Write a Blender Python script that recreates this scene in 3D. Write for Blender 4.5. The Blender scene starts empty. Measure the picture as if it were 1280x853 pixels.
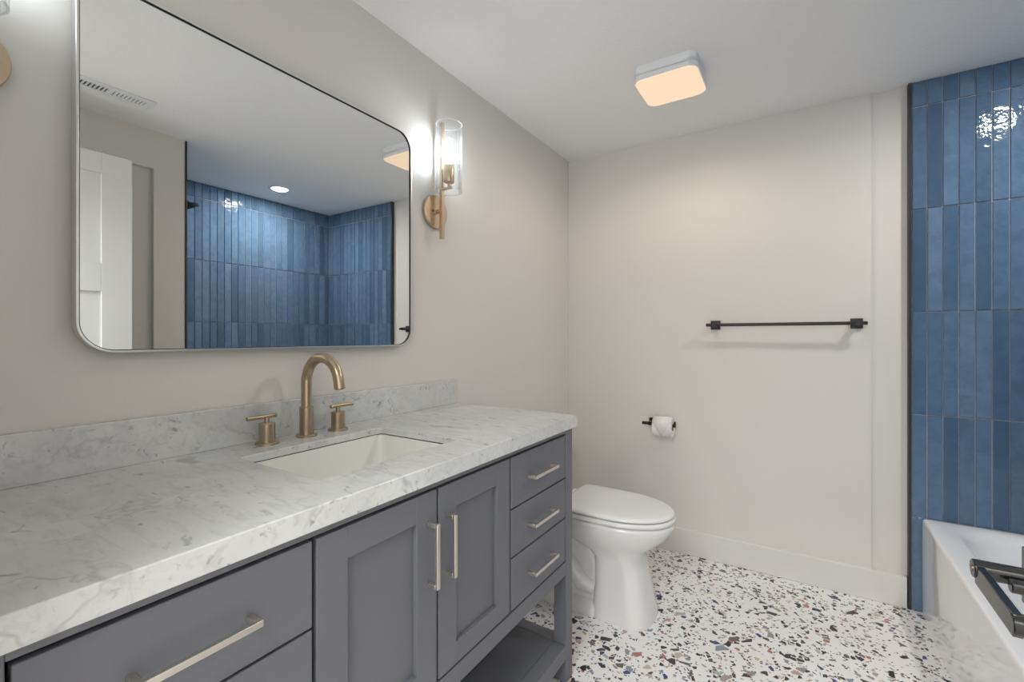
import bpy, bmesh, math, random
from mathutils import Vector, Matrix
random.seed(7)
PI = math.pi
SC = bpy.context.scene
COL = SC.collection

# ------------------------------------------------------------------ camera, world, exposure
H = 2.237          # ceiling height
D = 2.55           # back wall
cam = bpy.data.cameras.new('camera')
cam.lens = 16.0; cam.sensor_width = 36.0; cam.sensor_fit = 'HORIZONTAL'
cam.shift_y = -5.6 / 1280; cam.clip_start = 0.02
camo = bpy.data.objects.new('camera', cam); COL.objects.link(camo)
camo.location = (1.2145, 0.0, 1.16)
camo.rotation_euler = (math.radians(90), 0, math.radians(32.56))
SC.camera = camo

world = bpy.data.worlds.new('world'); SC.world = world; world.use_nodes = True
world.node_tree.nodes['Background'].inputs[0].default_value = (0.95, 0.97, 1.0, 1)
world.node_tree.nodes['Background'].inputs[1].default_value = 0.3
SC.view_settings.view_transform = 'Standard'; SC.view_settings.look = 'None'
SC.view_settings.gamma = 1.0; SC.view_settings.use_curve_mapping = False
SC.view_settings.exposure = 0.16
SC.cycles.use_denoising = True
SC.cycles.max_bounces = 10; SC.cycles.diffuse_bounces = 6; SC.cycles.glossy_bounces = 6
SC.cycles.transmission_bounces = 8; SC.cycles.transparent_max_bounces = 16
SC.cycles.sample_clamp_indirect = 6.0; SC.cycles.caustics_reflective = False; SC.cycles.caustics_refractive = False

HALL_FILL_W, BACK_FILL_W, DOWN_W, BULB_E, LENS_E, LAMP_W = 52.0, 15.0, 9.5, 50.0, 0.76, 8.0

def area_light(name, loc, size, power, color, rot=(0, 0, 0), shape='SQUARE', spread=180, size_y=None):
    l = bpy.data.lights.new(name, 'AREA'); l.energy = power; l.color = color; l.shape = shape; l.size = size
    if size_y: l.size_y = size_y
    l.spread = math.radians(spread)
    o = bpy.data.objects.new(name, l); COL.objects.link(o); o.location = loc; o.rotation_euler = rot
    return o
# unseen fill light added overhead in the hall behind the open doorway
area_light('hall_top_fill', (0.82, -0.80, 2.20), 0.9, HALL_FILL_W, (0.97, 0.99, 1.0))
# upright fill panel added at the far hall wall; no window is there
area_light('hall_wall_fill', (1.30, -1.66, 1.15), 1.6, BACK_FILL_W, (0.95, 0.985, 1.0), rot=(math.radians(90), 0, 0), shape='RECTANGLE', size_y=1.9)

# ------------------------------------------------------------------ materials
def new_mat(name):
    m = bpy.data.materials.new(name); m.use_nodes = True
    nt = m.node_tree; b = nt.nodes['Principled BSDF']
    return m, nt, b
def N(nt, t, **kw):
    n = nt.nodes.new(t)
    for k, v in kw.items(): setattr(n, k, v)
    return n
def coord(nt, scale=(1, 1, 1), rot=(0, 0, 0), kind='Object'):
    tc = N(nt, 'ShaderNodeTexCoord'); mp = N(nt, 'ShaderNodeMapping')
    mp.inputs['Scale'].default_value = scale; mp.inputs['Rotation'].default_value = rot
    nt.links.new(tc.outputs[kind], mp.inputs['Vector'])
    return mp.outputs['Vector']
def noise(nt, vec, scale, detail=3, rough=0.5, dist=0.0):
    n = N(nt, 'ShaderNodeTexNoise'); n.inputs['Scale'].default_value = scale
    n.inputs['Detail'].default_value = detail; n.inputs['Roughness'].default_value = rough
    n.inputs['Distortion'].default_value = dist
    nt.links.new(vec, n.inputs['Vector']); return n
def ramp(nt, fac, stops):
    r = N(nt, 'ShaderNodeValToRGB'); e = r.color_ramp.elements
    while len(e) > 1: e.remove(e[-1])
    e[0].position = stops[0][0]; e[0].color = stops[0][1]
    for p, c in stops[1:]:
        k = e.new(p); k.color = c
    nt.links.new(fac, r.inputs['Fac']); return r.outputs['Color']
def g(v): return (v, v, v, 1)
def math_(nt, op, a, b=None, clamp=False):
    n = N(nt, 'ShaderNodeMath', operation=op); n.use_clamp = clamp
    for i, v in enumerate((a, b)):
        if v is None: continue
        if isinstance(v, (int, float)): n.inputs[i].default_value = v
        else: nt.links.new(v, n.inputs[i])
    return n.outputs[0]
def mixc(nt, fac, a, b):
    n = N(nt, 'ShaderNodeMix', data_type='RGBA')
    for i, v in ((0, fac), (6, a), (7, b)):
        if isinstance(v, (int, float)): n.inputs[i].default_value = v
        elif isinstance(v, tuple): n.inputs[i].default_value = v
        else: nt.links.new(v, n.inputs[i])
    return n.outputs[2]
def bump(nt, b, height, strength, dist):
    n = N(nt, 'ShaderNodeBump'); n.inputs['Strength'].default_value = strength; n.inputs['Distance'].default_value = dist
    nt.links.new(height, n.inputs['Height']); nt.links.new(n.outputs[0], b.inputs['Normal'])
def simple(name, col, rough=0.5, metal=0.0, spec=0.5, coat=0.0, mottling=0.03, mscale=8, bumps=None):
    m, nt, b = new_mat(name)
    v = coord(nt)
    n = noise(nt, v, mscale)
    lo = tuple(c * (1 - mottling) for c in col) + (1,); hi = tuple(min(1, c * (1 + mottling)) for c in col) + (1,)
    nt.links.new(ramp(nt, n.outputs['Fac'], [(0.3, lo), (0.7, hi)]), b.inputs['Base Color'])
    b.inputs['Roughness'].default_value = rough; b.inputs['Metallic'].default_value = metal
    b.inputs['Specular IOR Level'].default_value = spec; b.inputs['Coat Weight'].default_value = coat
    if bumps:
        bn = noise(nt, v, bumps[0], 2); bump(nt, b, bn.outputs['Fac'], bumps[1], bumps[2])
    return m

M = {}
M['wall'] = simple('wall_paint', (0.72, 0.692, 0.654), 0.55, spec=0.35, mottling=0.012, mscale=1.5, bumps=(220, 0.10, 0.002))
M['trim'] = simple('trim_paint', (0.73, 0.715, 0.685), 0.35, mottling=0.01)
M['door'] = simple('door_paint', (0.72, 0.72, 0.71), 0.35, mottling=0.01)
M['navy'] = simple('cabinet_paint', (0.138, 0.143, 0.161), 0.42, mottling=0.02, mscale=3)
M['navy_shaded'] = simple('cabinet_paint_shaded', (0.022, 0.028, 0.042), 0.4, mottling=0.03)  # shaded copy of the cabinet paint, not applied to any part
M['gap_shade'] = simple('cabinet_gap_shade', (0.012, 0.013, 0.017), 0.7)
M['nickel'] = simple('satin_nickel', (0.74, 0.69, 0.62), 0.3, 1.0, mottling=0.02, mscale=40)
M['brass'] = simple('champagne_brass', (0.48, 0.39, 0.265), 0.32, 1.0, mottling=0.03, mscale=60)
M['brass_pale'] = simple('sconce_brass', (0.60, 0.48, 0.34), 0.36, 1.0, mottling=0.03, mscale=60)
M['silver'] = simple('mirror_frame_metal', (0.80, 0.80, 0.80), 0.28, 1.0, mottling=0.02, mscale=60)
M['black'] = simple('matte_black_metal', (0.012, 0.011, 0.010), 0.35, mottling=0.05)
M['black_gloss'] = simple('black_lever_metal', (0.006, 0.006, 0.006), 0.13, spec=0.8, mottling=0.05)
M['black_trim'] = simple('tile_edge_metal', (0.03, 0.034, 0.042), 0.35, mottling=0.05)
M['porcelain'] = simple('porcelain', (0.78, 0.78, 0.765), 0.10, coat=0.3, mottling=0.005)
M['seat'] = simple('seat_plastic', (0.80, 0.80, 0.785), 0.22, mottling=0.005)
M['sink'] = simple('sink_porcelain', (0.80, 0.80, 0.76), 0.10, mottling=0.005)
M['acrylic'] = simple('tub_acrylic', (0.87, 0.87, 0.88), 0.07, coat=0.2, mottling=0.004)
M['white_plastic'] = simple('white_plastic', (0.78, 0.80, 0.82), 0.35, mottling=0.01)
M['dark'] = simple('vent_dark', (0.10, 0.10, 0.10), 0.8)
M['paper'] = simple('tissue_paper', (0.86, 0.83, 0.82), 0.9, spec=0.1, mottling=0.015, mscale=60, bumps=(300, 0.15, 0.001))
M['card'] = simple('cardboard_tube', (0.45, 0.36, 0.27), 0.9)
M['screw'] = simple('screw_metal', (0.25, 0.19, 0.12), 0.3, 1.0)

# mirror silvering
m, nt, b = new_mat('mirror_silver'); b.inputs['Base Color'].default_value = (0.86, 0.875, 0.87, 1)
b.inputs['Metallic'].default_value = 1; b.inputs['Roughness'].default_value = 0.0; M['mirror'] = m

# ceiling: knockdown texture
m, nt, b = new_mat('ceiling_texture')
v = coord(nt)
n1 = noise(nt, v, 55, 4, 0.6, 0.6); n2 = noise(nt, v, 150, 3)
hgt = math_(nt, 'ADD', ramp(nt, n1.outputs['Fac'], [(0.42, g(0)), (0.60, g(1))]), math_(nt, 'MULTIPLY', n2.outputs['Fac'], 0.4))
b.inputs['Base Color'].default_value = (0.88, 0.88, 0.875, 1); b.inputs['Roughness'].default_value = 0.75
b.inputs['Specular IOR Level'].default_value = 0.25
bump(nt, b, hgt, 0.13, 0.004); M['ceiling'] = m

# terrazzo
m, nt, b = new_mat('terrazzo')
v = coord(nt)
wob = noise(nt, v, 42, 1)
wv = N(nt, 'ShaderNodeVectorMath', operation='MULTIPLY_ADD')
nt.links.new(wob.outputs['Color'], wv.inputs[0]); wv.inputs[1].default_value = (0.006, 0.006, 0.0); nt.links.new(v, wv.inputs[2])
vec = wv.outputs[0]
base_n = noise(nt, v, 3.0, 4)
colr = ramp(nt, base_n.outputs['Fac'], [(0.35, (0.81, 0.785, 0.77, 1)), (0.65, (0.86, 0.85, 0.845, 1))])
CH = [(0.010, 0.009, 0.010), (0.020, 0.014, 0.013), (0.060, 0.034, 0.028), (0.10, 0.095, 0.10), (0.34, 0.31, 0.30), (0.016, 0.013, 0.014),
      (0.035, 0.022, 0.019), (0.45, 0.40, 0.36), (0.14, 0.11, 0.10), (0.48, 0.34, 0.32), (0.24, 0.28, 0.33), (0.54, 0.47, 0.38),
      (0.050, 0.036, 0.032), (0.42, 0.17, 0.14), (0.30, 0.27, 0.26), (0.018, 0.015, 0.017), (0.025, 0.045, 0.16), (0.40, 0.43, 0.45), (0.08, 0.04, 0.03), (0.03, 0.025, 0.025)]
def chips(colr, scale, density, edge, seed, zshift):
    mp = N(nt, 'ShaderNodeMapping'); mp.inputs['Location'].default_value = (seed, seed * 1.7, 0); mp.inputs['Rotation'].default_value = (0, 0, seed)
    nt.links.new(vec, mp.inputs['Vector'])
    a = N(nt, 'ShaderNodeTexVoronoi', voronoi_dimensions='2D', feature='F1'); e = N(nt, 'ShaderNodeTexVoronoi', voronoi_dimensions='2D', feature='DISTANCE_TO_EDGE')
    for q in (a, e):
        q.inputs['Scale'].default_value = scale; q.inputs['Randomness'].default_value = 1.0
        nt.links.new(mp.outputs[0], q.inputs['Vector'])
    s = N(nt, 'ShaderNodeSeparateColor'); nt.links.new(a.outputs['Color'], s.inputs[0])
    present = math_(nt, 'LESS_THAN', s.outputs[0], density)
    thr = math_(nt, 'ADD', math_(nt, 'MULTIPLY', s.outputs[1], 0.22), edge)
    ins = math_(nt, 'GREATER_THAN', e.outputs['Distance'], thr)
    mask = math_(nt, 'MULTIPLY', present, ins)
    r = N(nt, 'ShaderNodeValToRGB'); r.color_ramp.interpolation = 'CONSTANT'; el = r.color_ramp.elements
    while len(el) > 1: el.remove(el[-1])
    el[0].position = 0; el[0].color = CH[0] + (1,)
    for i in range(1, len(CH)):
        k = el.new(i / len(CH)); k.color = CH[i] + (1,)
    nt.links.new(s.outputs[2], r.inputs['Fac'])
    fine = noise(nt, v, 160, 2)
    cc = mixc(nt, math_(nt, 'MULTIPLY', fine.outputs['Fac'], 0.06), r.outputs['Color'], (0.4, 0.37, 0.35, 1))
    return mixc(nt, mask, colr, cc)
colr = chips(colr, 110, 0.18, 0.05, 3.1, 0)
colr = chips(colr, 54, 0.27, 0.05, 1.3, 0)
colr = chips(colr, 32, 0.13, 0.07, 0.4, 0)
nt.links.new(colr, b.inputs['Base Color']); b.inputs['Roughness'].default_value = 0.32
M['terrazzo'] = m

# carrara marble
def marble(name, tint, seed):
    m, nt, b = new_mat(name)
    v0 = coord(nt)
    mp = N(nt, 'ShaderNodeMapping'); mp.inputs['Location'].default_value = (seed, seed, seed); nt.links.new(v0, mp.inputs['Vector']); v = mp.outputs[0]
    cl = noise(nt, v, 3.2, 5, 0.6, 0.8)
    c = ramp(nt, cl.outputs['Fac'], [(0.30, tuple(t * 0.80 for t in tint) + (1,)), (0.62, tint + (1,))])
    # streaks along one grain direction
    mp2 = N(nt, 'ShaderNodeMapping'); mp2.inputs['Rotation'].default_value = (0.5, 0.3, 0.9); mp2.inputs['Scale'].default_value = (5, 22, 22)
    nt.links.new(v, mp2.inputs['Vector'])
    st = noise(nt, mp2.outputs[0], 2.4, 6, 0.62, 0.7)
    sm = ramp(nt, st.outputs['Fac'], [(0.50, g(0)), (0.74, g(1))])
    c = mixc(nt, math_(nt, 'MULTIPLY', sm, 0.46), c, (0.36, 0.37, 0.385, 1))
    # thin wandering veins
    dn = noise(nt, v, 5, 4, 0.6)
    wv = N(nt, 'ShaderNodeVectorMath', operation='MULTIPLY_ADD'); wv.inputs[1].default_value = (0.22, 0.22, 0.22)
    nt.links.new(dn.outputs['Color'], wv.inputs[0]); nt.links.new(v, wv.inputs[2])
    vo = N(nt, 'ShaderNodeTexVoronoi', feature='DISTANCE_TO_EDGE'); vo.inputs['Scale'].default_value = 5.5
    nt.links.new(wv.outputs[0], vo.inputs['Vector'])
    vm = ramp(nt, vo.outputs['Distance'], [(0.0, g(1)), (0.02, g(0))])
    gate = ramp(nt, noise(nt, v, 4.2, 2).outputs['Fac'], [(0.50, g(0)), (0.66, g(1))])
    c = mixc(nt, math_(nt, 'MULTIPLY', math_(nt, 'MULTIPLY', vm, gate), 0.34), c, (0.20, 0.205, 0.215, 1))
    # dark flecks
    mp3 = N(nt, 'ShaderNodeMapping'); mp3.inputs['Rotation'].default_value = (0.5, 0.3, 0.9); mp3.inputs['Scale'].default_value = (1.0, 2.6, 2.6)
    nt.links.new(v, mp3.inputs['Vector'])
    fl = noise(nt, mp3.outputs[0], 21, 3, 0.5, 0.6)
    fm = ramp(nt, fl.outputs['Fac'], [(0.635, g(0)), (0.73, g(1))])
    c = mixc(nt, math_(nt, 'MULTIPLY', fm, 0.62), c, (0.20, 0.205, 0.21, 1))
    # one larger grey inclusion in the slab, by the wall
    bl = N(nt, 'ShaderNodeVectorMath', operation='DISTANCE'); bl.inputs[1].default_value = (-0.196, -0.285, 0.039)
    nd = noise(nt, v0, 22, 4, 0.65)
    nv = N(nt, 'ShaderNodeVectorMath', operation='MULTIPLY_ADD'); nv.inputs[1].default_value = (0.10, 0.06, 0); nt.links.new(nd.outputs['Color'], nv.inputs[0]); nt.links.new(v0, nv.inputs[2])
    ns = N(nt, 'ShaderNodeVectorMath', operation='SUBTRACT'); ns.inputs[1].default_value = (0.05, 0.03, 0); nt.links.new(nv.outputs[0], ns.inputs[0])
    sc_ = N(nt, 'ShaderNodeVectorMath', operation='MULTIPLY'); sc_.inputs[1].default_value = (0.55, 1.4, 1.0); nt.links.new(ns.outputs[0], sc_.inputs[0])
    bl.inputs[1].default_value = (-0.200 * 0.55, -0.285 * 1.4, 0.039)
    nt.links.new(sc_.outputs[0], bl.inputs[0])
    c = mixc(nt, ramp(nt, bl.outputs['Value'], [(0.014, g(0.62)), (0.026, g(0))]), c, (0.30, 0.30, 0.315, 1))
    nt.links.new(c, b.inputs['Base Color']); b.inputs['Roughness'].default_value = 0.22
    return m
M['marble'] = marble('carrara_marble', (0.69, 0.70, 0.69), 0.0)

# zellige tile
m, nt, b = new_mat('blue_glazed_tile')
v = coord(nt); gi = N(nt, 'ShaderNodeNewGeometry')
rnd = gi.outputs['Random Per Island']
c = ramp(nt, rnd, [(0.0, (0.068, 0.126, 0.204, 1)), (0.3, (0.104, 0.182, 0.288, 1)), (0.7, (0.126, 0.212, 0.332, 1)), (1.0, (0.158, 0.244, 0.368, 1))])
off = N(nt, 'ShaderNodeVectorMath', operation='ADD'); comb = N(nt, 'ShaderNodeCombineXYZ')
for i in range(3): nt.links.new(math_(nt, 'MULTIPLY', rnd, 13.0 + 7 * i), comb.inputs[i])
nt.links.new(v, off.inputs[0]); nt.links.new(comb.outputs[0], off.inputs[1])
mo = noise(nt, off.outputs[0], 16, 4, 0.6, 0.8)
c2 = mixc(nt, ramp(nt, mo.outputs['Fac'], [(0.38, g(0.32)), (0.62, g(0.0))]), c, (0.045, 0.090, 0.145, 1))
nt.links.new(c2, b.inputs['Base Color'])
b.inputs['Roughness'].default_value = 0.06
h1 = noise(nt, off.outputs[0], 22, 2, 0.5, 0.4); h2 = noise(nt, off.outputs[0], 75, 2)
bump(nt, b, math_(nt, 'ADD', h1.outputs['Fac'], math_(nt, 'MULTIPLY', h2.outputs['Fac'], 0.22)), 0.42, 0.006)
M['tile'] = m
M['grout'] = simple('tile_grout', (0.46, 0.46, 0.49), 0.8, mottling=0.1, mscale=30)

# seeded glass: thin shell, clear with reflective sheen and small bubbles
m = bpy.data.materials.new('seeded_glass'); m.use_nodes = True; nt = m.node_tree
nt.nodes.remove(nt.nodes['Principled BSDF'])
out = nt.nodes['Material Output']
tr = N(nt, 'ShaderNodeBsdfTransparent'); gl = N(nt, 'ShaderNodeBsdfGlossy'); gl.inputs['Roughness'].default_value = 0.04
tr.inputs[0].default_value = (0.97, 0.98, 0.985, 1)
df = N(nt, 'ShaderNodeBsdfTranslucent'); df.inputs[0].default_value = (0.9, 0.92, 0.94, 1)
v = coord(nt)
fr = N(nt, 'ShaderNodeLayerWeight'); fr.inputs['Blend'].default_value = 0.25
vo = N(nt, 'ShaderNodeTexVoronoi'); vo.inputs['Scale'].default_value = 130; nt.links.new(v, vo.inputs['Vector'])
bub = ramp(nt, vo.outputs['Distance'], [(0.12, g(1)), (0.30, g(0))])
gate = N(nt, 'ShaderNodeSeparateColor'); nt.links.new(vo.outputs['Color'], gate.inputs[0])
bub = math_(nt, 'MULTIPLY', bub, math_(nt, 'LESS_THAN', gate.outputs[0], 0.45))
bp = N(nt, 'ShaderNodeBump'); bp.inputs['Strength'].default_value = 0.5; bp.inputs['Distance'].default_value = 0.002
nt.links.new(bub, bp.inputs['Height']); nt.links.new(bp.outputs[0], gl.inputs['Normal']); 
mx = N(nt, 'ShaderNodeMixShader'); nt.links.new(math_(nt, 'MULTIPLY', fr.outputs['Fresnel'], 0.35, True), mx.inputs[0])
nt.links.new(tr.outputs[0], mx.inputs[1]); nt.links.new(gl.outputs[0], mx.inputs[2])
mx2 = N(nt, 'ShaderNodeMixShader'); nt.links.new(math_(nt, 'ADD', math_(nt, 'MULTIPLY', bub, 0.14), math_(nt, 'ADD', math_(nt, 'MULTIPLY', math_(nt, 'POWER', fr.outputs['Facing'], 3.0), 0.30), 0.010), True), mx2.inputs[0])  # white mixed in at grazing edges stands in for refracted bulb light
nt.links.new(mx.outputs[0], mx2.inputs[1]); nt.links.new(df.outputs[0], mx2.inputs[2]); nt.links.new(mx2.outputs[0], out.inputs[0])
M['glass'] = m
m = bpy.data.materials.new('glass_rim_glow'); m.use_nodes = True; nt = m.node_tree  # white rim colour stands in for bulb light refracted in the glass
nt.nodes.remove(nt.nodes['Principled BSDF'])
mx = N(nt, 'ShaderNodeMixShader'); d1 = N(nt, 'ShaderNodeBsdfDiffuse'); d2 = N(nt, 'ShaderNodeBsdfTranslucent')
for q in (d1, d2): q.inputs[0].default_value = (0.93, 0.95, 0.96, 1)
nt.links.new(ramp(nt, noise(nt, coord(nt), 40).outputs['Fac'], [(0.3, g(0.45)), (0.7, g(0.6))]), mx.inputs[0])
nt.links.new(d1.outputs[0], mx.inputs[1]); nt.links.new(d2.outputs[0], mx.inputs[2]); nt.links.new(mx.outputs[0], nt.nodes['Material Output'].inputs[0])
M['glass_rim'] = m

def emit(name, col, strength, base=0.8):
    m = bpy.data.materials.new(name); m.use_nodes = True; nt = m.node_tree
    b = nt.nodes['Principled BSDF']; b.inputs['Base Color'].default_value = (base, base, base, 1)
    b.inputs['Emission Color'].default_value = col + (1,); b.inputs['Emission Strength'].default_value = strength
    return m
M['bulb'] = emit('lit_bulb', (0.90, 0.96, 1.0), BULB_E)
M['lens_warm'] = emit('lit_diffuser', (1.0, 0.72, 0.47), LENS_E, 0.25)
M['lens_white'] = emit('lit_downlight', (1.0, 0.98, 0.95), 4.0)

# ------------------------------------------------------------------ mesh helpers
def box(bm, x0, x1, y0, y1, z0, z1):
    vs = [bm.verts.new(p) for p in ((x0, y0, z0), (x1, y0, z0), (x1, y1, z0), (x0, y1, z0), (x0, y0, z1), (x1, y0, z1), (x1, y1, z1), (x0, y1, z1))]
    for f in ((3, 2, 1, 0), (4, 5, 6, 7), (0, 1, 5, 4), (1, 2, 6, 5), (2, 3, 7, 6), (3, 0, 4, 7)):
        bm.faces.new([vs[i] for i in f])
    return vs
def B(*boxes):
    bm = bmesh.new()
    for q in boxes: box(bm, *q)
    return bm
def loft(bm, rings, cap0=True, cap1=True, closed=True):
    vr = [[bm.verts.new(p) for p in r] for r in rings]
    n = len(vr[0])
    for a, c in zip(vr, vr[1:]):
        for i in range(n if closed else n - 1):
            j = (i + 1) % n
            bm.faces.new((a[i], a[j], c[j], c[i]))
    if cap0: bm.faces.new(vr[0][::-1])
    if cap1: bm.faces.new(vr[-1])
    return vr
def circ(c, r, axis, n=32, r2=None):
    c = Vector(c); out = []
    r2 = r if r2 is None else r2
    for i in range(n):
        t = 2 * PI * i / n; a, b_ = r * math.cos(t), r2 * math.sin(t)
        out.append(c + Vector({'x': (0, a, b_), 'y': (b_, 0, a), 'z': (a, b_, 0)}[axis]))
    return out
def cyl(bm, c, r, axis, l, n=32, bev=0.0):
    """cylinder from c along +axis for length l"""
    c = Vector(c); d = Vector({'x': (1, 0, 0), 'y': (0, 1, 0), 'z': (0, 0, 1)}[axis])
    s = [(0, r - bev), (bev, r), (l - bev, r), (l, r - bev)] if bev else [(0, r), (l, r)]
    loft(bm, [circ(c + d * t, q, axis, n) for t, q in s])
def lathe(bm, prof, c, axis='z', n=48, cap0=True, cap1=True):
    c = Vector(c); d = Vector({'x': (1, 0, 0), 'y': (0, 1, 0), 'z': (0, 0, 1)}[axis])
    loft(bm, [circ(c + d * t, r, axis, n) for r, t in prof], cap0, cap1)
def rrect(x0, x1, y0, y1, r, z, n=6, plane='xy'):
    pts = []
    for cx, cy, a0 in ((x1 - r, y1 - r, 0), (x0 + r, y1 - r, PI / 2), (x0 + r, y0 + r, PI), (x1 - r, y0 + r, 1.5 * PI)):
        for i in range(n + 1):
            t = a0 + PI / 2 * i / n
            a, b_ = cx + r * math.cos(t), cy + r * math.sin(t)
            pts.append(Vector({'xy': (a, b_, z), 'yz': (z, a, b_), 'xz': (b_, z, a)}[plane]))
    return pts
def tube(bm, path, r, n=20):
    path = [Vector(p) for p in path]; rings = []
    up = None
    for i, p in enumerate(path):
        d = ((path[min(i + 1, len(path) - 1)] - path[max(i - 1, 0)])).normalized()
        if up is None:
            up = Vector((0, 1, 0)) if abs(d.y) < 0.9 else Vector((1, 0, 0))
        s = d.cross(up).normalized(); u = s.cross(d).normalized(); up = u
        rr = r[i] if isinstance(r, (list, tuple)) else r
        rings.append([p + (s * math.cos(2 * PI * k / n) + u * math.sin(2 * PI * k / n)) * rr for k in range(n)])
    loft(bm, rings)

ORG = {}
def obj(name, bm, mat, parent=None, bevel=0.0, seg=2, smooth=35, loc=None):
    """link bm as one object; world coordinates are turned local to the root's origin"""
    root = parent
    while root is not None and root.parent is not None: root = root.parent
    o0 = Vector(root.location) if root is not None else Vector(loc) if loc else Vector((0, 0, 0))
    bmesh.ops.recalc_face_normals(bm, faces=bm.faces[:])
    if o0.length: bmesh.ops.translate(bm, verts=bm.verts[:], vec=-o0)
    me = bpy.data.meshes.new(name); bm.to_mesh(me); bm.free()
    if smooth:
        me.polygons.foreach_set('use_smooth', [True] * len(me.polygons)); me.set_sharp_from_angle(angle=math.radians(smooth))
    for k in (mat if isinstance(mat, (list, tuple)) else [mat]): me.materials.append(k)
    o = bpy.data.objects.new(name, me); COL.objects.link(o)
    if parent is not None: o.parent = parent
    elif loc: o.location = loc
    if bevel:
        md = o.modifiers.new('edges', 'BEVEL'); md.width = bevel; md.segments = seg; md.limit_method = 'ANGLE'; md.angle_limit = math.radians(40)
        md.harden_normals = False
    return o
def thing(name, label, cat, loc, group=None):
    o = bpy.data.objects.new(name, None); COL.objects.link(o); o.location = loc; o.empty_display_size = 0.05
    o['label'] = label; o['category'] = cat
    if group: o['group'] = group
    return o
def tag(o, label, cat, group=None):
    o['label'] = label; o['category'] = cat
    if group: o['group'] = group
    return o
def struct(name, bm, mat, label=None, cat=None, **kw):
    o = obj(name, bm, mat, **kw); o['kind'] = 'structure'
    if label: o['label'] = label; o['category'] = cat
    return o
def copy_tree(o, parent=None):
    c = o.copy(); COL.objects.link(c); c.parent = parent
    for ch in list(o.children): copy_tree(ch, c)
    return c

# ------------------------------------------------------------------ room shell
XR = 1.70      # right wall
XA = 2.386     # long alcove wall
YA = 1.145     # alcove near wall
XT = 1.593     # where the tile starts on the back wall
YN = 0.04      # near wall, inner face
DX0, DX1, DZ = 0.63, 1.458, 2.0   # doorway
struct('floor', B((-0.1, XA + 0.1, -1.7, D + 0.1, -0.1, 0)), M['terrazzo'], 'white terrazzo floor with multicoloured stone chips', 'floor', smooth=0)
struct('ceiling', B((-0.1, XA + 0.1, -1.7, D + 0.1, H, H + 0.1)), M['ceiling'], 'white ceiling with a knockdown texture', 'ceiling', smooth=0)
struct('wall_left', B((-0.1, 0, -1.7, D + 0.1, 0, H)), M['wall'], 'warm white wall behind the mirror and the marble backsplash', 'wall', smooth=0)
struct('wall_back', B((0, 1.471, D, D + 0.1, 0, H), (1.471, XA + 0.1, D + 0.016, D + 0.1, 0, H)), M['wall'], 'warm white wall behind the towel bar and the toilet paper', 'wall', smooth=0)
struct('wall_right', B((XR, XR + 0.1, 0.999, YA, 0, H), (XR, XR + 0.1, YN, 0.999, 2.04, H), (XR + 0.025, XR + 0.1, YN, 0.999, 0, 2.04)), M['wall'],
       'warm white wall strip seen in the mirror beside the open door', 'wall', smooth=0)
struct('wall_front', B((0, DX0, -0.08, YN, 0, H), (DX1, XR + 0.1, -0.08, YN, 0, H), (DX0, DX1, -0.08, YN, DZ, H)), M['wall'], 'white wall around the doorway', 'wall', smooth=0)
struct('wall_hall', B((XA, XA + 0.1, -1.7, -0.08, 0, H), (0, XA, -1.8, -1.7, 0, H), (XR + 0.1, XA, -0.08, -0.07, 0, H)), M['wall'], 'white hallway wall beyond the doorway', 'wall', smooth=0)
struct('wall_alcove_side', B((XA + 0.008, XA + 0.1, YA - 0.1, D + 0.1, 0, H)), M['grout'], 'wall behind the long run of blue tiles', 'wall', smooth=0)
struct('wall_alcove_front', B((XR + 0.1, XA + 0.008, YA - 0.1, YA - 0.004, 0, H), (XR + 0.02, XR + 0.1, YA - 0.004, YA, 0, H)), M['grout'], 'wall behind the blue tiles at the shower head end', 'wall', smooth=0)

def bb(name, b_, label):
    struct(name, B(*b_), M['trim'], label, 'baseboard', bevel=0.003)
bb('baseboard_back', [(0, XT - 0.003, D - 0.013, D + 0.016, 0, 0.132)], 'white flat baseboard below the towel bar wall')
bb('baseboard_left', [(0, 0.013, 1.46, D - 0.013, 0, 0.132)], 'white flat baseboard behind the toilet')
bb('baseboard_right', [(XR - 0.013, XR, 0.999, YA - 0.012, 0, 0.132)], 'white flat baseboard beside the tub front')
# door lining around the opening
struct('trim_1', B((DX0, DX0 + 0.018, -0.08, YN, 0, DZ - 0.018), (DX1 - 0.0, DX1 + 0.012, -0.08, YN - 0.001, 0, DZ - 0.018), (DX0, DX1, -0.08, YN, DZ - 0.018, DZ)), M['trim'],
       'white lining around the doorway', 'trim')

# ------------------------------------------------------------------ blue tiles
ROWS = [0.0, 0.3965, 0.830, 1.2635, 1.697, 2.130, H]
TW = 0.0484
def tiles(name, u0, u1, place, label, jog=0.0):
    """vertical stack-bond tiles with slightly uneven faces; place(u, d, z) -> point, d = distance out of the wall"""
    bm = bmesh.new(); gr = 0.0018
    u = u0
    while u < u1 - 0.004:
        ue = min(u + TW, u1)
        for z0, z1 in zip(ROWS, ROWS[1:]):
            t = [0.0068 + random.uniform(-0.0012, 0.0012) for _ in range(4)]
            a0, a1, b0, b1 = u + gr, ue - gr + random.uniform(-0.0006, 0.0006), z0 + gr + random.uniform(0, 0.0012), z1 - gr + random.uniform(-0.0008, 0.0004)
            back = [place(a0, 0.0, b0), place(a1, 0.0, b0), place(a1, 0.0, b1), place(a0, 0.0, b1)]
            e = 0.0014
            mid = [place(a0, t[0] - e, b0), place(a1, t[1] - e, b0), place(a1, t[2] - e, b1), place(a0, t[3] - e, b1)]
            top = [place(a0 + e, t[0], b0 + e), place(a1 - e, t[1], b0 + e), place(a1 - e, t[2], b1 - e), place(a0 + e, t[3], b1 - e)]
            loft(bm, [back, mid, top], cap0=False)
        u += TW
    o = struct(name, bm, M['tile'], label, 'tiled wall', smooth=15)
    return o
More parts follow.
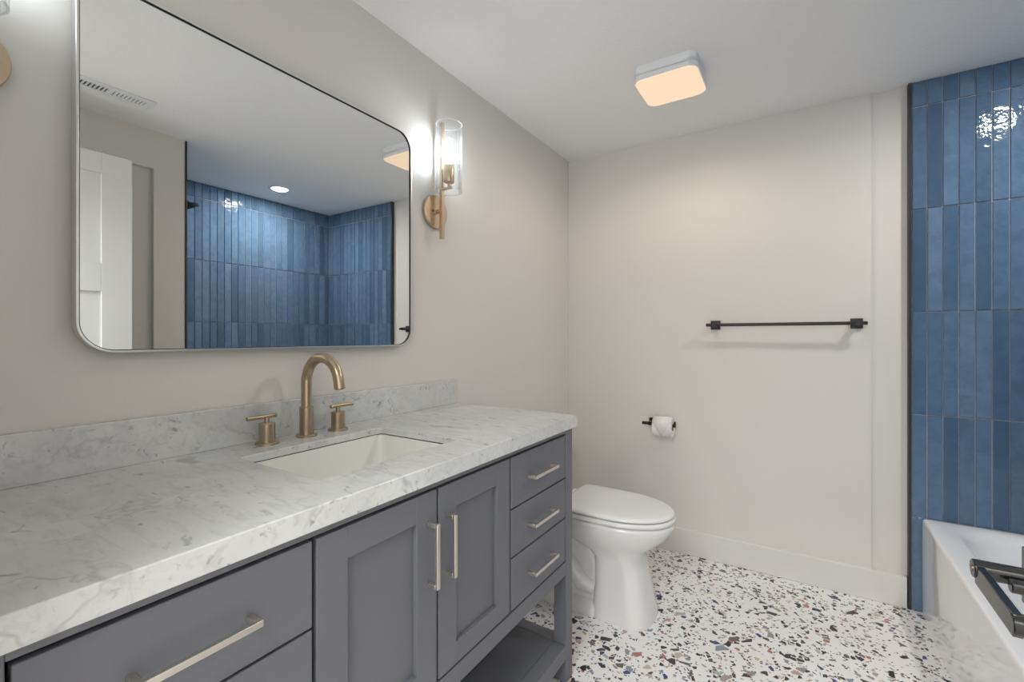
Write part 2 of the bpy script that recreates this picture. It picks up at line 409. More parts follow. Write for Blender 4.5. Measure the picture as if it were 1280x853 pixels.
struct('wall_alcove_back', B((XT + 0.01, XA + 0.008, D - 0.005, D + 0.015, 0, H)), M['grout'], 'grout bed between the blue tiles of the back alcove wall', 'wall', smooth=0)
tiles('wall_tile_back', XT + 0.0125, XA, lambda u, d, z: (u, D - 0.004 - d, z), 'vertical blue glazed tiles at the far end of the tub')
tiles('wall_tile_side', YA + 0.0, D - 0.011, lambda u, d, z: (XA + 0.009 - d, D - 0.011 - (u - YA), z), 'long run of vertical blue glazed tiles seen in the mirror')
tiles('wall_tile_front', XR + 0.006, XA, lambda u, d, z: (u, YA - 0.005 + d, z), 'vertical blue glazed tiles behind the shower head')
struct('trim_2', B((XT, XT + 0.011, D - 0.013, D + 0.0155, 0, H)), M['black_trim'], 'dark metal edge strip where the blue tiles meet the towel bar wall', 'trim', bevel=0.001)
struct('trim_3', B((XR - 0.004, XR + 0.006, YA - 0.004, YA + 0.007, 0, H)), M['black_trim'], 'dark metal edge strip at the wall corner seen in the mirror', 'trim', bevel=0.001)

# ------------------------------------------------------------------ open door with lever
door = bpy.data.objects.new('door_1', None); COL.objects.link(door); door.location = (1.470, YN + 0.005, 0)
door['label'] = 'white panelled door standing open, seen in the mirror'; door['category'] = 'door'; door['kind'] = 'structure'
X0, X1, Y0, Y1, ZT = 1.452, 1.487, YN + 0.006, 0.830, 1.975
st = 0.11
leaf = B((X0, X1, Y0, Y0 + st, 0.012, ZT), (X0, X1, Y1 - st, Y1, 0.012, ZT), (X0, X1, Y0 + st, Y1 - st, ZT - 0.09, ZT),
         (X0, X1, Y0 + st, Y1 - st, 1.36, 1.487), (X0, X1, Y0 + st, Y1 - st, 0.012, 0.22), (X0 + 0.011, X1 - 0.011, Y0 + st, Y1 - st, 0.22, ZT - 0.09))
obj('door_leaf', leaf, M['door'], door, bevel=0.0015)
lz = 0.882
lv = obj('door_handle', B((X0 - 0.019, X0 + 0.001, 0.714, 0.780, lz - 0.036, lz + 0.030)), M['black_gloss'], door, bevel=0.0015)
lv['label'] = 'black door lever'
bm = bmesh.new(); cyl(bm, (1.383, 0.745, lz + 0.005), 0.0105, 'x', X0 - 0.019 - 1.383, 32, 0.001)
obj('neck', bm, M['black_gloss'], lv)
bm = bmesh.new(); box(bm, 1.3845, 1.3925, 0.628, 0.742, lz - 0.011, lz + 0.011)
obj('lever_bar', bm, M['black_gloss'], lv, bevel=0.001)
bm = bmesh.new(); cyl(bm, (1.384, 0.632, lz), 0.0105, 'x', 0.036, 32, 0.001)
obj('return_end', bm, M['black_gloss'], lv)
bm = bmesh.new(); cyl(bm, (1.408, 0.722, lz + 0.002), 0.0075, 'x', X0 - 0.019 - 1.408, 24, 0.001)
obj('spindle', bm, M['black_gloss'], lv)
bm = bmesh.new(); cyl(bm, (1.3822, 0.745, lz + 0.005), 0.004, 'x', 0.002, 20)
obj('set_screw', bm, M['screw'], lv)
for z in (0.25, 1.0, 1.75):
    bm = bmesh.new(); cyl(bm, (X1 + 0.003, YN + 0.003, z), 0.006, 'z', 0.09, 16); obj('hinge', bm, M['black'], door)

# ------------------------------------------------------------------ vanity cabinet
YC = 0.744
XF = 0.549
van = thing('vanity_cabinet', 'blue grey bathroom vanity with doors, drawers and an open shelf below the marble counter', 'vanity', (0.28, YC, 0))
zb, zt = 0.363, 0.847
YL, YR = 0.0625, 1.4255
lw = 0.047
# carcass behind the fronts
cb = B((0.012, XF - 0.024, YL + 0.012, YL + lw - 0.002, zb, zt), (0.012, XF - 0.024, YR - lw + 0.002, YR - 0.012, zb, zt),
       (0.012, XF - 0.024, YL + lw, YR - lw, zb, zb + 0.014), (0.012, 0.024, YL + lw, YR - lw, zb + 0.014, zt))
obj('body', cb, M['navy'], van, bevel=0.001)
obj('gap_shade_panel', B((XF - 0.034, XF - 0.0245, YL + lw - 0.002, YR - lw + 0.002, zb + 0.016, zt - 0.001)), M['gap_shade'], van)  # near-black sheet puts the shade of the gaps behind the fronts
for (y0, y1) in ((YL, YL + lw), (YR - lw, YR)):
    for (x0, x1) in ((XF - 0.046, XF), (0.012, 0.058)):
        obj('leg', B((x0, x1, y0, y1, 0.0, zt + 0.001)), M['navy'], van, bevel=0.0015)
obj('top_rail', B((XF - 0.022, XF - 0.0005, YL + lw, YR - lw, 0.8365, zt)), M['navy'], van, bevel=0.001)
obj('bottom_rail', B((XF - 0.022, XF - 0.0005, YL + lw, YR - lw, zb, 0.4075)), M['navy'], van, bevel=0.001)
# bottom shelf: front and back rails, side rails, boards
sz = 0.128
for nm, bx in (('shelf_rail', (XF - 0.046, XF - 0.0005, YL + lw, YR - lw, 0.080, sz)), ('shelf_rail', (0.012, 0.058, YL + lw, YR - lw, 0.080, sz)),
               ('shelf_rail', (0.058, XF - 0.046, YL + 0.001, YL + lw, 0.080, sz)), ('shelf_rail', (0.058, XF - 0.046, YR - lw, YR - 0.001, 0.080, sz))):
    obj(nm, B(bx), M['navy'], van, bevel=0.001)
obj('shelf', B((0.059, XF - 0.0475, YL + lw + 0.001, YR - lw - 0.001, 0.105, sz - 0.0015)), M['navy'], van, bevel=0.001)

def pull(parent, a, b_, horizontal, fixed):
    """satin nickel square bar pull standing 28 mm off the front; a..b_ = its run along y (or z)"""
    bm = bmesh.new(); s = 0.0095; xo = XF + 0.028
    if horizontal:
        box(bm, xo - 0.007, xo, a, b_, fixed - s / 2, fixed + s / 2)
        for y in (a, b_ - s): box(bm, XF - 0.003, xo - 0.0065, y, y + s, fixed - s / 2, fixed + s / 2)
    else:
        box(bm, xo - 0.007, xo, fixed - s / 2, fixed + s / 2, a, b_)
        for z in (a, b_ - s): box(bm, XF - 0.003, xo - 0.0065, fixed - s / 2, fixed + s / 2, z, z + s)
    h = obj('handle', bm, M['nickel'], parent, bevel=0.0008); h['label'] = 'satin nickel bar pull'
    return h
gp = 0.0024
zd = [0.8325, 0.6885, 0.5555, 0.4110]
for (y0, y1, yc) in ((0.1115, 0.4475, 0.278), (1.0385, 1.3765, 1.200)):
    for z1, z0 in zip(zd, zd[1:]):
        d = obj('drawer', B((XF - 0.022, XF - 0.001, y0 + gp, y1 - gp, z0 + gp, z1 - gp)), M['navy'], van, bevel=0.0012)
        zp = (z0 + z1) / 2 - 0.003 
        pull(d, yc - 0.073, yc + 0.073, True, zp)
for (y0, y1, yh) in ((0.4510, 0.7435, 0.7160), (0.7465, 1.0350, 0.7725)):
    z0, z1 = zd[3] + gp, zd[0] - gp; a, c = y0 + gp, y1 - gp; s = 0.060
    bm = B((XF - 0.022, XF - 0.001, a, a + s, z0, z1), (XF - 0.022, XF - 0.001, c - s, c, z0, z1), (XF - 0.022, XF - 0.001, a + s, c - s, z0, z0 + s - 0.012),
           (XF - 0.022, XF - 0.001, a + s, c - s, z1 - s + 0.004, z1), (XF - 0.020, XF - 0.011, a + s - 0.004, c - s + 0.004, z0 + 0.03, z1 - 0.03))
    d = obj('cabinet_door', bm, M['navy'], van, bevel=0.0008)
    pull(d, 0.632, 0.769, False, yh)

# ------------------------------------------------------------------ marble counter, backsplash, sink
ZC = 0.888
def slab_with_hole(x0, x1, y0, y1, hole, z0, z1):
    bm = bmesh.new()
    outer = [bm.verts.new((x, y, z1)) for x, y in ((x0, y0), (x1, y0), (x1, y1), (x0, y1))]
    inner = [bm.verts.new((p.x, p.y, z1)) for p in hole]
    es = [bm.edges.new((l[i], l[(i + 1) % len(l)])) for l in (outer, inner) for i in range(len(l))]
    bmesh.ops.triangle_fill(bm, use_beauty=True, use_dissolve=False, edges=es)
    r = bmesh.ops.extrude_face_region(bm, geom=bm.faces[:])
    for v_ in r['geom']:
        if isinstance(v_, bmesh.types.BMVert):
            edge = min(v_.co.x - x0, x1 - v_.co.x, v_.co.y - y0, y1 - v_.co.y) < 1e-4
            v_.co.z = z0 if edge else z1 - 0.0185      # thick front edge, thin slab round the sink
    return bm
SX0, SX1, SY0, SY1 = 0.148, 0.446, 0.530, 0.938
top = obj('countertop', slab_with_hole(0.002, 0.559, YN + 0.003, 1.448, rrect(SX0, SX1, SY0, SY1, 0.018, ZC), 0.849, ZC), M['marble'], loc=(0.28, YC, 0.849), bevel=0.002, seg=2)
tag(top, 'white carrara marble countertop with grey veins and a rectangular sink cut-out', 'countertop')
bs = obj('backsplash', B((0.002, 0.0215, YN + 0.003, 1.448, ZC, 0.984)), M['marble'], loc=(0.01, YC, ZC), bevel=0.0015)
tag(bs, 'low grey veined marble upstand along the wall below the mirror', 'backsplash')
sk = thing('sink', 'white rectangular undermount sink set in the marble countertop', 'sink', (0.297, 0.734, 0.715))
bm = bmesh.new()
rr = lambda d, z, r: rrect(SX0 - d, SX1 + d, SY0 - d, SY1 + d, r, z, 8)
loft(bm, [rr(0.007, 0.8665, 0.024), rr(0.002, 0.8670, 0.020), rr(0.001, 0.863, 0.020), rr(-0.004, 0.82, 0.028), rr(-0.012, 0.765, 0.040), rr(-0.026, 0.740, 0.050),
          rr(-0.060, 0.731, 0.050), rr(-0.125, 0.727, 0.02)], cap0=False)
loft(bm, [rr(0.007, 0.8665, 0.024), rr(0.007, 0.850, 0.028), rr(0.005, 0.80, 0.03), rr(-0.004, 0.735, 0.045), rr(-0.04, 0.718, 0.05)], cap0=False)
obj('basin', bm, M['sink'], sk, smooth=60)
bm = bmesh.new(); lathe(bm, [(0.031, 0), (0.031, 0.003), (0.026, 0.005), (0.020, 0.002)], (0.297, 0.734, 0.727)); obj('drain', bm, M['brass'], sk)

# faucet: spout and two handles
fx = 0.070
fs = thing('faucet', 'champagne brass gooseneck faucet spout between its two lever handles', 'faucet', (fx, 0.747, ZC))
bm = bmesh.new(); lathe(bm, [(0.0275, 0), (0.0275, 0.004), (0.026, 0.0055), (0.018, 0.0055)], (fx, 0.747, ZC)); obj('escutcheon', bm, M['brass'], fs)
bm = bmesh.new(); lathe(bm, [(0.0178, 0.004), (0.0178, 0.080), (0.0168, 0.081), (0.013, 0.081)], (fx, 0.747, ZC)); obj('base', bm, M['brass'], fs)
bm = bmesh.new()
R = 0.070; zc_ = 1.034
path = [(fx, 0.747, ZC + 0.075), (fx, 0.747, 0.99), (fx, 0.747, 1.015)] + [(fx + R - R * math.cos(t), 0.747, zc_ + R * math.sin(t)) for t in [PI * k / 24 for k in range(0, 24)]]
tip = path[-1]; path += [(tip[0] + 0.0035, 0.747, tip[2] - 0.018)]
tube(bm, path, 0.0136, 28)
obj('spout', bm, M['brass'], fs, smooth=50)
bm = bmesh.new(); e = Vector(path[-1]); dd = (Vector(path[-1]) - Vector(path[-2])).normalized(); tube(bm, [e - dd * 0.002, e + dd * 0.0015], 0.0105, 24); obj('aerator', bm, M['screw'], fs)
def tap(y, side, label):
    t = thing('faucet_tap', label, 'tap', (fx + 0.002, y, ZC), 'brass faucet handles')
    X = fx + 0.002
    bm = bmesh.new(); lathe(bm, [(0.0275, 0), (0.0275, 0.004), (0.026, 0.0055), (0.018, 0.0055)], (X, y, ZC)); obj('escutcheon', bm, M['brass'], t)
    bm = bmesh.new(); lathe(bm, [(0.0190, 0.004), (0.0190, 0.052), (0.0175, 0.0535), (0.006, 0.0535)], (X, y, ZC)); obj('body', bm, M['brass'], t)
    bm = bmesh.new(); cyl(bm, (X, y, ZC + 0.052), 0.0060, 'z', 0.016, 20); obj('stem', bm, M['brass'], t)
    a, b_ = (y - 0.050, y + 0.025) if side < 0 else (y - 0.025, y + 0.052)
    bm = bmesh.new(); cyl(bm, (X, a, ZC + 0.070), 0.0052, 'y', b_ - a, 20, 0.0008); obj('lever', bm, M['brass'], t)
tap(0.637, -1, 'brass faucet handle with its lever turned toward the left, nearer the doorway')
tap(0.846, 1, 'brass faucet handle with its lever turned toward the toilet')

# ------------------------------------------------------------------ mirror
MY0, MY1, MZ0, MZ1 = 0.288, 1.186, 1.127, 1.885
mi = thing('mirror', 'wide wall mirror with rounded corners and a thin silver frame above the marble counter', 'mirror', (0.0, (MY0 + MY1) / 2, (MZ0 + MZ1) / 2))
MR = 0.062
rm = lambda d, x: rrect(MY0 + d, MY1 - d, MZ0 + d, MZ1 - d, MR - d, x, 12, 'yz')
bm = bmesh.new(); vr = loft(bm, [rm(0.0, 0.0015), rm(0, 0.0300), rm(0.0045, 0.0300), rm(0.0045, 0.0015), rm(0.0, 0.0015)], False, False)
bmesh.ops.remove_doubles(bm, verts=bm.verts[:], dist=1e-5)
obj('frame', bm, M['silver'], mi, bevel=0.0006, smooth=30)
bm = bmesh.new(); loft(bm, [rm(0.0046, 0.0200), rm(0.0046, 0.0285), rm(0.0060, 0.0285), rm(0.0060, 0.0200), rm(0.0046, 0.0200)], False, False)
bmesh.ops.remove_doubles(bm, verts=bm.verts[:], dist=1e-5)
obj('gasket', bm, M['black'], mi, smooth=30)
bm = bmesh.new(); loft(bm, [rm(0.0062, 0.008), rm(0.0062, 0.0250)])
obj('mirror_glass', bm, M['mirror'], mi, smooth=0)

# ------------------------------------------------------------------ wall sconces
def make_sconce(y, z):
    t = thing('wall_sconce', 'brass wall sconce with a clear glass cylinder, on the wall between mirror and toilet', 'wall sconce', (0, y, z), 'mirror sconces')
    bm = bmesh.new(); lathe(bm, [(0.064, 0.0005), (0.064, 0.014), (0.0625, 0.016), (0.02, 0.016)], (0, y, z), 'x', 64); pl = obj('back_plate', bm, M['brass_pale'], t)
    for q in (-0.022, 0.022):
        bm = bmesh.new(); lathe(bm, [(0.0045, 0.0155), (0.0045, 0.019), (0.002, 0.021)], (0, y + q, z), 'x', 16); obj('screw', bm, M['screw'], pl)
    bm = bmesh.new(); cyl(bm, (0.015, y, z), 0.008, 'x', 0.022, 20); obj('mount_arm', bm, M['brass_pale'], t)
    bm = B((0.036, 0.050, y - 0.007, y + 0.007, z - 0.109, z + 0.338)); obj('bar', bm, M['brass_pale'], t, bevel=0.0008)
    bm = B((0.0495, 0.094, y - 0.006, y + 0.006, z + 0.078, z + 0.086)); obj('cup_arm', bm, M['brass_pale'], t, bevel=0.0008)
    ax = 0.079
    bm = bmesh.new(); lathe(bm, [(0.006, 0.085), (0.006, 0.102), (0.0185, 0.102), (0.0195, 0.104), (0.0195, 0.166), (0.0185, 0.168), (0.010, 0.168)], (ax, y, z), 'z', 40); obj('socket', bm, M['brass_pale'], t)
    bm = bmesh.new(); lathe(bm, [(0.009, 0.166), (0.0095, 0.178), (0.0140, 0.200), (0.0160, 0.222), (0.0150, 0.247), (0.010, 0.265), (0.003, 0.271)], (ax, y, z), 'z', 24); bl = obj('bulb', bm, M['bulb'], t); bl['label'] = 'glowing white bulb'
    bm = bmesh.new(); Rg = 0.0500; th_ = 0.0038
    lathe(bm, [(Rg - th_, 0.0665), (Rg, 0.0655), (Rg, 0.3225), (Rg - th_, 0.3235), (Rg - th_, 0.0665)], (ax, y, z), 'z', 64, False, False)
    bmesh.ops.remove_doubles(bm, verts=bm.verts[:], dist=1e-5); bm.normal_update()
    for f in bm.faces:
        if abs(f.normal.z) > 0.3: f.material_index = 1
    gs = obj('glass_shade', bm, [M['glass'], M['glass_rim']], t); gs['label'] = 'clear seeded glass cylinder'
    return t
sc1 = make_sconce(1.333, 1.645)
sc2 = copy_tree(sc1); sc2.location = (0, 0.142, 1.645)
sc2['label'] = 'brass wall sconce cut off by the picture edge, on the mirror side nearer the doorway'

# ------------------------------------------------------------------ ceiling lamp, downlight, vent
cl = thing('ceiling_light', 'square white ceiling lamp with a warm glowing diffuser, above the toilet', 'ceiling light', (0.762, 1.912, H))
hx0, hx1, hy0, hy1 = 0.640, 0.880, 1.800, 2.030
bm = bmesh.new(); q = lambda d, z, r=0.035: rrect(hx0 + d, hx1 - d, hy0 + d, hy1 - d, r, z, 8)
loft(bm, [q(0.0, H), q(0.0, H - 0.022), q(0.006, H - 0.030), q(0.012, H - 0.031)]); obj('housing', bm, M['white_plastic'], cl, smooth=40)
bm = bmesh.new(); loft(bm, [q(0.014, H - 0.0305), q(0.014, H - 0.036)]); obj('spacer', bm, M['dark'], cl)
bm = bmesh.new(); q2 = lambda d, z, r=0.040: rrect(hx0 - 0.004 + d, hx1 + 0.004 - d, hy0 - 0.004 + d, hy1 + 0.012 - d, r, z, 8)
loft(bm, [q2(0.010, H - 0.0355), q2(0.001, H - 0.037), q2(0, H - 0.040), q2(0.0, H - 0.053), q2(0.003, H - 0.056)], True, True); obj('diffuser_rim', bm, M['white_plastic'], cl, smooth=50)
bm = bmesh.new(); loft(bm, [q2(0.0035, H - 0.0555), q2(0.005, H - 0.059), q2(0.010, H - 0.062)]); df_ = obj('diffuser', bm, M['lens_warm'], cl, smooth=50); df_['label'] = 'warm glowing diffuser'
for i in range(3):                       # the lamp's own light leaves the diffuser downwards
    for j in range(3):
        sl = bpy.data.lights.new('ceiling_light_glow', 'SPOT'); sl.energy = LAMP_W / 9; sl.color = (1.0, 0.86, 0.71)
        sl.spot_size = math.radians(178); sl.spot_blend = 0.6; sl.shadow_soft_size = 0.0
        so = bpy.data.objects.new('ceiling_light_glow', sl); COL.objects.link(so); so.parent = cl
        so.location = ((i - 1) * 0.08, (j - 1) * 0.08, -0.064)

dl = thing('recessed_light', 'small round recessed ceiling light over the tub, seen in the mirror', 'recessed light', (2.046, 1.885, H))
bm = bmesh.new(); lathe(bm, [(0.076, 0.0), (0.076, -0.003), (0.070, -0.006), (0.058, -0.004), (0.056, -0.001)], (2.046, 1.885, H)); obj('trim_ring', bm, M['white_plastic'], dl)
bm = bmesh.new(); lathe(bm, [(0.0565, -0.0012), (0.0565, -0.0030)], (2.046, 1.885, H)); obj('lens', bm, M['lens_white'], dl)
gw = area_light('recessed_light_glow', (0, 0, -0.008), 0.09, DOWN_W, (1.0, 0.97, 0.93), shape='DISK'); gw.parent = dl

vt = thing('ceiling_vent', 'white slotted ceiling vent near the doorway, seen in the mirror', 'ceiling vent', (1.392, 0.745, H))
vx0, vx1, vy0, vy1 = 1.336, 1.448, 0.565, 0.886
fw = 0.030
obj('frame', B((vx0, vx0 + fw, vy0, vy1, H - 0.007, H), (vx1 - fw, vx1, vy0, vy1, H - 0.007, H), (vx0 + fw, vx1 - fw, vy0, vy0 + fw, H - 0.007, H), (vx0 + fw, vx1 - fw, vy1 - fw, vy1, H - 0.007, H),
               (vx0 + fw, vx1 - fw, 0.7215, 0.7335, H - 0.007, H)), M['white_plastic'], vt, bevel=0.002)
obj('duct', B((vx0 + fw, vx1 - fw, vy0 + fw, vy1 - fw, H - 0.0012, H)), M['dark'], vt)
for k in range(9):
    for base_y, sgn in ((vy0 + fw + 0.006, 1), (0.7385, -1)):
        y = base_y + k * 0.0138
        bm = bmesh.new(); box(bm, vx0 + fw, vx1 - fw, y - 0.0045, y + 0.0045, H - 0.0052, H - 0.0040)
        bmesh.ops.rotate(bm, verts=bm.verts[:], cent=(0, y, H - 0.0046), matrix=Matrix.Rotation(sgn * 0.25, 3, 'X'))
        obj('louver', bm, M['white_plastic'], vt)

# ------------------------------------------------------------------ toilet
TY = 1.885
to = thing('toilet', 'white elongated toilet with closed lid between the vanity and the back wall', 'toilet', (0.42, TY, 0))
def egg(xb, xf, hw, z, xm=None, ef=2.0, eb=3.5, n=72):
    if xm is None: xm = xb + 0.45 * (xf - xb)
    pts = []
    for i in range(n):
        t = 2 * PI * i / n; c, s = math.cos(t), math.sin(t)
        e = ef if c >= 0 else eb; L = (xf - xm) if c >= 0 else (xm - xb)
        pts.append(Vector((xm + L * math.copysign(abs(c) ** (2 / e), c), TY + hw * math.copysign(abs(s) ** (2 / e), s), z)))
    return pts
bm = bmesh.new()
loft(bm, [egg(0.462, 0.706, 0.126, 0.0, 0.60, 3.0, 6), egg(0.462, 0.705, 0.126, 0.015, 0.60, 3.0, 6), egg(0.470, 0.694, 0.120, 0.06, 0.60, 2.9, 6), egg(0.476, 0.680, 0.113, 0.13, 0.60, 2.7, 6),
          egg(0.476, 0.668, 0.109, 0.20, 0.60, 2.5, 6), egg(0.470, 0.662, 0.110, 0.245, 0.59, 2.4, 5), egg(0.435, 0.668, 0.116, 0.270, 0.57, 2.3, 4), egg(0.375, 0.690, 0.130, 0.292, 0.54, 2.2, 3.5),
          egg(0.335, 0.724, 0.149, 0.317, 0.53, 2.15, 3.3), egg(0.310, 0.753, 0.164, 0.345, 0.53, 2.1, 3.2), egg(0.295, 0.774, 0.173, 0.375, 0.53, 2.1, 3.2), egg(0.290, 0.783, 0.176, 0.395, 0.53, 2.1, 3.2),
          egg(0.290, 0.781, 0.175, 0.404, 0.53, 2.1, 3.2), egg(0.294, 0.774, 0.170, 0.408, 0.53, 2.1, 3.2)])
# rear body with the trapway bulging from its sides, on a foot plate
loft(bm, [rrect(0.05, 0.50, TY - 0.128, TY + 0.128, 0.03, 0.0, 6), rrect(0.05, 0.50, TY - 0.128, TY + 0.128, 0.03, 0.028, 6), rrect(0.055, 0.50, TY - 0.120, TY + 0.120, 0.03, 0.040, 6), rrect(0.08, 0.49, TY - 0.088, TY + 0.088, 0.03, 0.055, 6),
          rrect(0.08, 0.49, TY - 0.078, TY + 0.078, 0.03, 0.20, 6), rrect(0.08, 0.46, TY - 0.085, TY + 0.085, 0.03, 0.28, 6), rrect(0.06, 0.44, TY - 0.120, TY + 0.120, 0.03, 0.345, 6), rrect(0.035, 0.42, TY - 0.165, TY + 0.165, 0.03, 0.380, 6), rrect(0.035, 0.40, TY - 0.165, TY + 0.165, 0.03, 0.404, 6)])
for s in (-1, 1):
    yy = TY + s * 0.070
    tube(bm, [(0.47, yy, 0.10), (0.42, yy + s * 0.012, 0.115), (0.37, yy + s * 0.016, 0.17), (0.31, yy + s * 0.016, 0.225), (0.25, yy + s * 0.014, 0.215), (0.215, yy + s * 0.010, 0.15), (0.205, yy, 0.05)],
         [0.032, 0.038, 0.040, 0.040, 0.040, 0.038, 0.036], 16)
obj('bowl', bm, M['porcelain'], to, smooth=50)
bm = bmesh.new()
sg = lambda d, z: egg(0.322 + d, 0.785 - d, 0.1755 - d, z, 0.53, 2.1, 9)
loft(bm, [sg(0.010, 0.4120), sg(0.003, 0.4125), sg(0.0, 0.4150), sg(0.0, 0.4255), sg(0.004, 0.4295), sg(0.010, 0.4300)])
obj('seat', bm, M['seat'], to, smooth=60)
bm = bmesh.new()
lg = lambda d, z: egg(0.322 + d, 0.781 - d, 0.173 - d, z, 0.53, 2.1, 14)
loft(bm, [lg(0.009, 0.4345), lg(0.002, 0.4352), lg(0.0, 0.4380), lg(0.001, 0.4430), lg(0.006, 0.4480), lg(0.020, 0.4505), lg(0.07, 0.4520), lg(0.13, 0.4525)])
obj('lid', bm, M['seat'], to, smooth=60)
for s in (-1, 1):
    bm = bmesh.new(); cyl(bm, (0.305, TY + s * 0.075 - 0.025, 0.425), 0.014, 'y', 0.05, 24, 0.003); obj('hinge', bm, M['seat'], to)
bm = bmesh.new(); rt = lambda d, z: rrect(0.024 + d * 0.4, 0.215 - d, TY - 0.195 + d, TY + 0.195 - d, 0.035, z, 8)
loft(bm, [rt(0.03, 0.400), rt(0.018, 0.415), rt(0.0, 0.66), rt(0.0, 0.690)]); obj('tank', bm, M['porcelain'], to, smooth=50)
bm = bmesh.new(); loft(bm, [rt(-0.006, 0.690), rt(-0.010, 0.694), rt(-0.010, 0.712), rt(-0.004, 0.720), rt(0.01, 0.722)]); obj('tank_lid', bm, M['porcelain'], to, smooth=50)
bm = bmesh.new(); cyl(bm, (0.205, TY - 0.14, 0.64), 0.011, 'x', 0.018, 20, 0.002); box(bm, 0.219, 0.227, TY - 0.150, TY - 0.075, 0.633, 0.647); obj('flush_lever', bm, M['nickel'], to, bevel=0.001)

# ------------------------------------------------------------------ towel bar, paper holder and roll
tb = thing('towel_bar', 'matte black towel bar with square ends mounted on the back wall', 'towel bar', (1.12, D, 1.218))
bz, by = 1.2185, D - 0.062
for x in (0.836, 1.418):
    p = obj('mount', B((x - 0.0225, x + 0.0225, D - 0.011, D - 0.0005, bz - 0.0225, bz + 0.0225)), M['black'], tb, bevel=0.0012)
    obj('post', B((x - 0.011, x + 0.011, by - 0.009, D - 0.0105, bz - 0.011, bz + 0.011)), M['black'], p, bevel=0.001)
bm = bmesh.new(); cyl(bm, (0.800, by, bz), 0.0078, 'x', 1.452 - 0.800, 24, 0.001); obj('bar', bm, M['black'], tb)

px = 0.516; pz = 0.690; py = D - 0.070
ph = thing('toilet_paper_holder', 'small matte black toilet paper holder on the back wall above the toilet', 'paper holder', (px, D, pz))
obj('mount', B((px - 0.020, px + 0.020, D - 0.010, D - 0.0005, pz - 0.020, pz + 0.020)), M['black'], ph, bevel=0.0012)
obj('post', B((px - 0.009, px + 0.009, py - 0.008, D - 0.0095, pz - 0.009, pz + 0.009)), M['black'], ph, bevel=0.001)
bm = bmesh.new(); cyl(bm, (px - 0.040, py, pz), 0.0085, 'x', 0.650 - px + 0.040, 24, 0.001); obj('bar', bm, M['black'], ph)
obj('end_stop', B((0.644, 0.652, py - 0.009, py + 0.009, pz - 0.009, pz + 0.020)), M['black'], ph, bevel=0.001)
rl = thing('toilet_paper_roll', 'white toilet paper roll with its end folded to a point, hanging on the black holder', 'toilet paper', (0.59, py, pz))
rx0, rx1, Rr = 0.541, 0.638, 0.052
rzc = pz - 0.011
bm = bmesh.new(); lathe(bm, [(0.021, 0.0), (Rr - 0.001, 0.0), (Rr, 0.001), (Rr, rx1 - rx0 - 0.001), (Rr - 0.001, rx1 - rx0), (0.021, rx1 - rx0), (0.021, 0.0)], (rx0, py, rzc), 'x', 64, False, False)
bmesh.ops.remove_doubles(bm, verts=bm.verts[:], dist=1e-6); obj('roll', bm, M['paper'], rl)
bm = bmesh.new(); lathe(bm, [(0.0205, 0.001), (0.0205, rx1 - rx0 - 0.001), (0.0195, rx1 - rx0 - 0.001), (0.0195, 0.001), (0.0205, 0.001)], (rx0, py, rzc), 'x', 32, False, False)
bmesh.ops.remove_doubles(bm, verts=bm.verts[:], dist=1e-6); obj('core', bm, M['card'], rl)
# pointed sheet over the front of the roll
bm = bmesh.new(); rows = []
for k in range(13):
    a = PI * 0.62 - k / 12 * PI * 0.86       # angle over the roll, from the top back down the front
    rad = Rr + 0.0014 + 0.005 * max(0, (k - 5) / 7)
    w = 1.0 if k < 6 else max(0.02, 1 - (k - 6) / 6)
    mid = (rx0 + rx1) / 2 ; hw_ = (rx1 - rx0) / 2 * w
    yy, zz = py - rad * math.cos(PI / 2 - (PI / 2 - a)) if False else py - rad * math.cos(a), rzc + rad * math.sin(a)
    rows.append([Vector((mid - hw_, yy, zz)), Vector((mid + hw_, yy, zz))])
for thick in (0.0,):
    vr = [[bm.verts.new(p) for p in r] for r in rows]
    for a_, c_ in zip(vr, vr[1:]): bm.faces.new((a_[0], a_[1], c_[1], c_[0]))
sh = obj('folded_sheet', bm, M['paper'], rl, smooth=60)
md = sh.modifiers.new('thickness', 'SOLIDIFY'); md.thickness = 0.0008; md.offset = 1

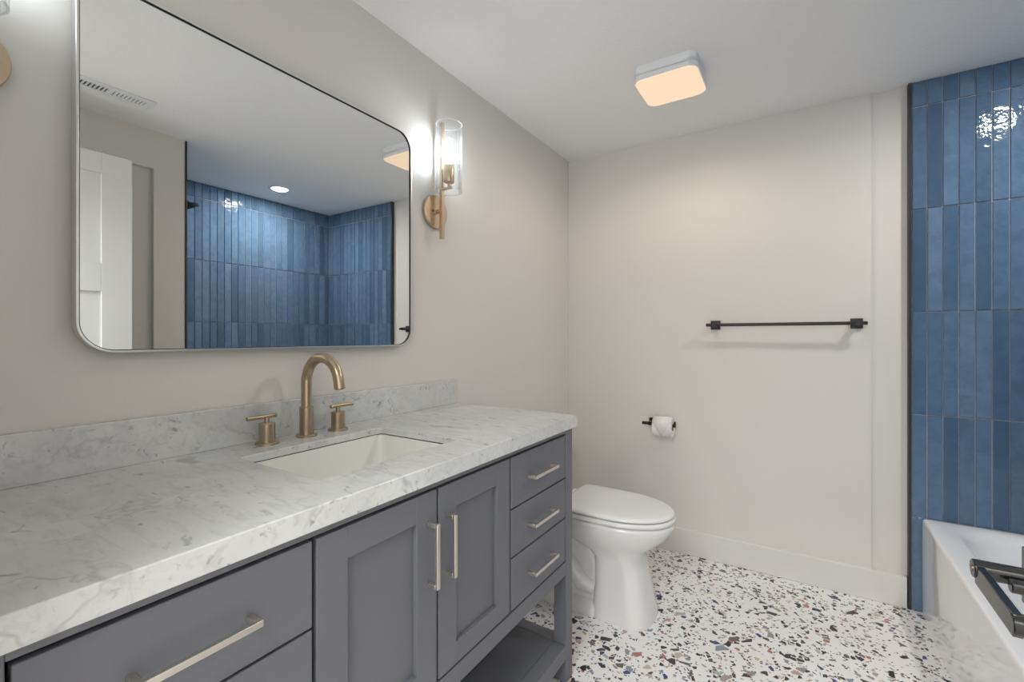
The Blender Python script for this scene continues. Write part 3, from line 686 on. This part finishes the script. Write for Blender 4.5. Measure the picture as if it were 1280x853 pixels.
# ------------------------------------------------------------------ bathtub and shower head
tu = thing('bathtub', 'white alcove bathtub with a glossy apron in front of the blue tiles', 'bathtub', (2.01, 1.85, 0))
tx0, tx1, ty0, ty1, tz = 1.637, XA - 0.0005, YA + 0.0045, D - 0.0125, 0.399
rt_ = lambda d, z, r, dx=0.0: rrect(tx0 + d + dx, tx1 - d, ty0 + d, ty1 - d, r, z, 10)
def basin(x0, x1, y0, y1, r, z): return rrect(x0, x1, y0, y1, r, z, 10)
bm = bmesh.new()
loft(bm, [rt_(0, 0.0, 0.010), rt_(0, 0.384, 0.010), rt_(0.001, 0.391, 0.012), rt_(0.004, 0.3965, 0.014), rt_(0.010, tz, 0.018),
          basin(1.712, 2.335, 1.212, 2.500, 0.14, tz - 0.0005), basin(1.722, 2.325, 1.222, 2.490, 0.14, tz - 0.003), basin(1.732, 2.315, 1.234, 2.474, 0.14, tz - 0.011), basin(1.741, 2.306, 1.242, 2.456, 0.145, tz - 0.027),
          basin(1.750, 2.298, 1.252, 2.42, 0.15, 0.27), basin(1.765, 2.284, 1.268, 2.36, 0.15, 0.15), basin(1.795, 2.255, 1.30, 2.29, 0.13, 0.105), basin(1.85, 2.20, 1.36, 2.22, 0.10, 0.098)], cap0=False)
obj('shell', bm, M['acrylic'], tu, smooth=50)
bm = bmesh.new(); lathe(bm, [(0.034, 0.0), (0.034, 0.003), (0.026, 0.005), (0.02, 0.002)], (2.02, 1.44, 0.098)); obj('drain', bm, M['black'], tu)

sh_ = thing('shower_head', 'black shower head on an angled arm against the blue tiles, seen in the mirror', 'shower head', (2.055, YA, 2.03))
bm = bmesh.new(); lathe(bm, [(0.028, 0.002), (0.028, 0.006), (0.012, 0.012)], (2.055, YA, 2.03), 'y', 32); obj('flange', bm, M['black'], sh_)
bm = bmesh.new(); tube(bm, [(2.055, YA + 0.005, 2.03), (2.055, YA + 0.06, 2.033), (2.055, YA + 0.10, 2.026), (2.055, YA + 0.135, 2.006)], 0.0095, 16); obj('arm', bm, M['black'], sh_)
bm = bmesh.new(); lathe(bm, [(0.010, 0.012), (0.014, 0.0), (0.020, -0.012), (0.060, -0.036), (0.062, -0.046), (0.058, -0.050)], (0, 0, 0), 'z', 40)
bmesh.ops.rotate(bm, verts=bm.verts[:], cent=(0, 0, 0), matrix=Matrix.Rotation(0.50, 3, 'X')); bmesh.ops.translate(bm, verts=bm.verts[:], vec=(2.055, YA + 0.139, 2.0))
obj('spray_head', bm, M['black'], sh_, smooth=40)
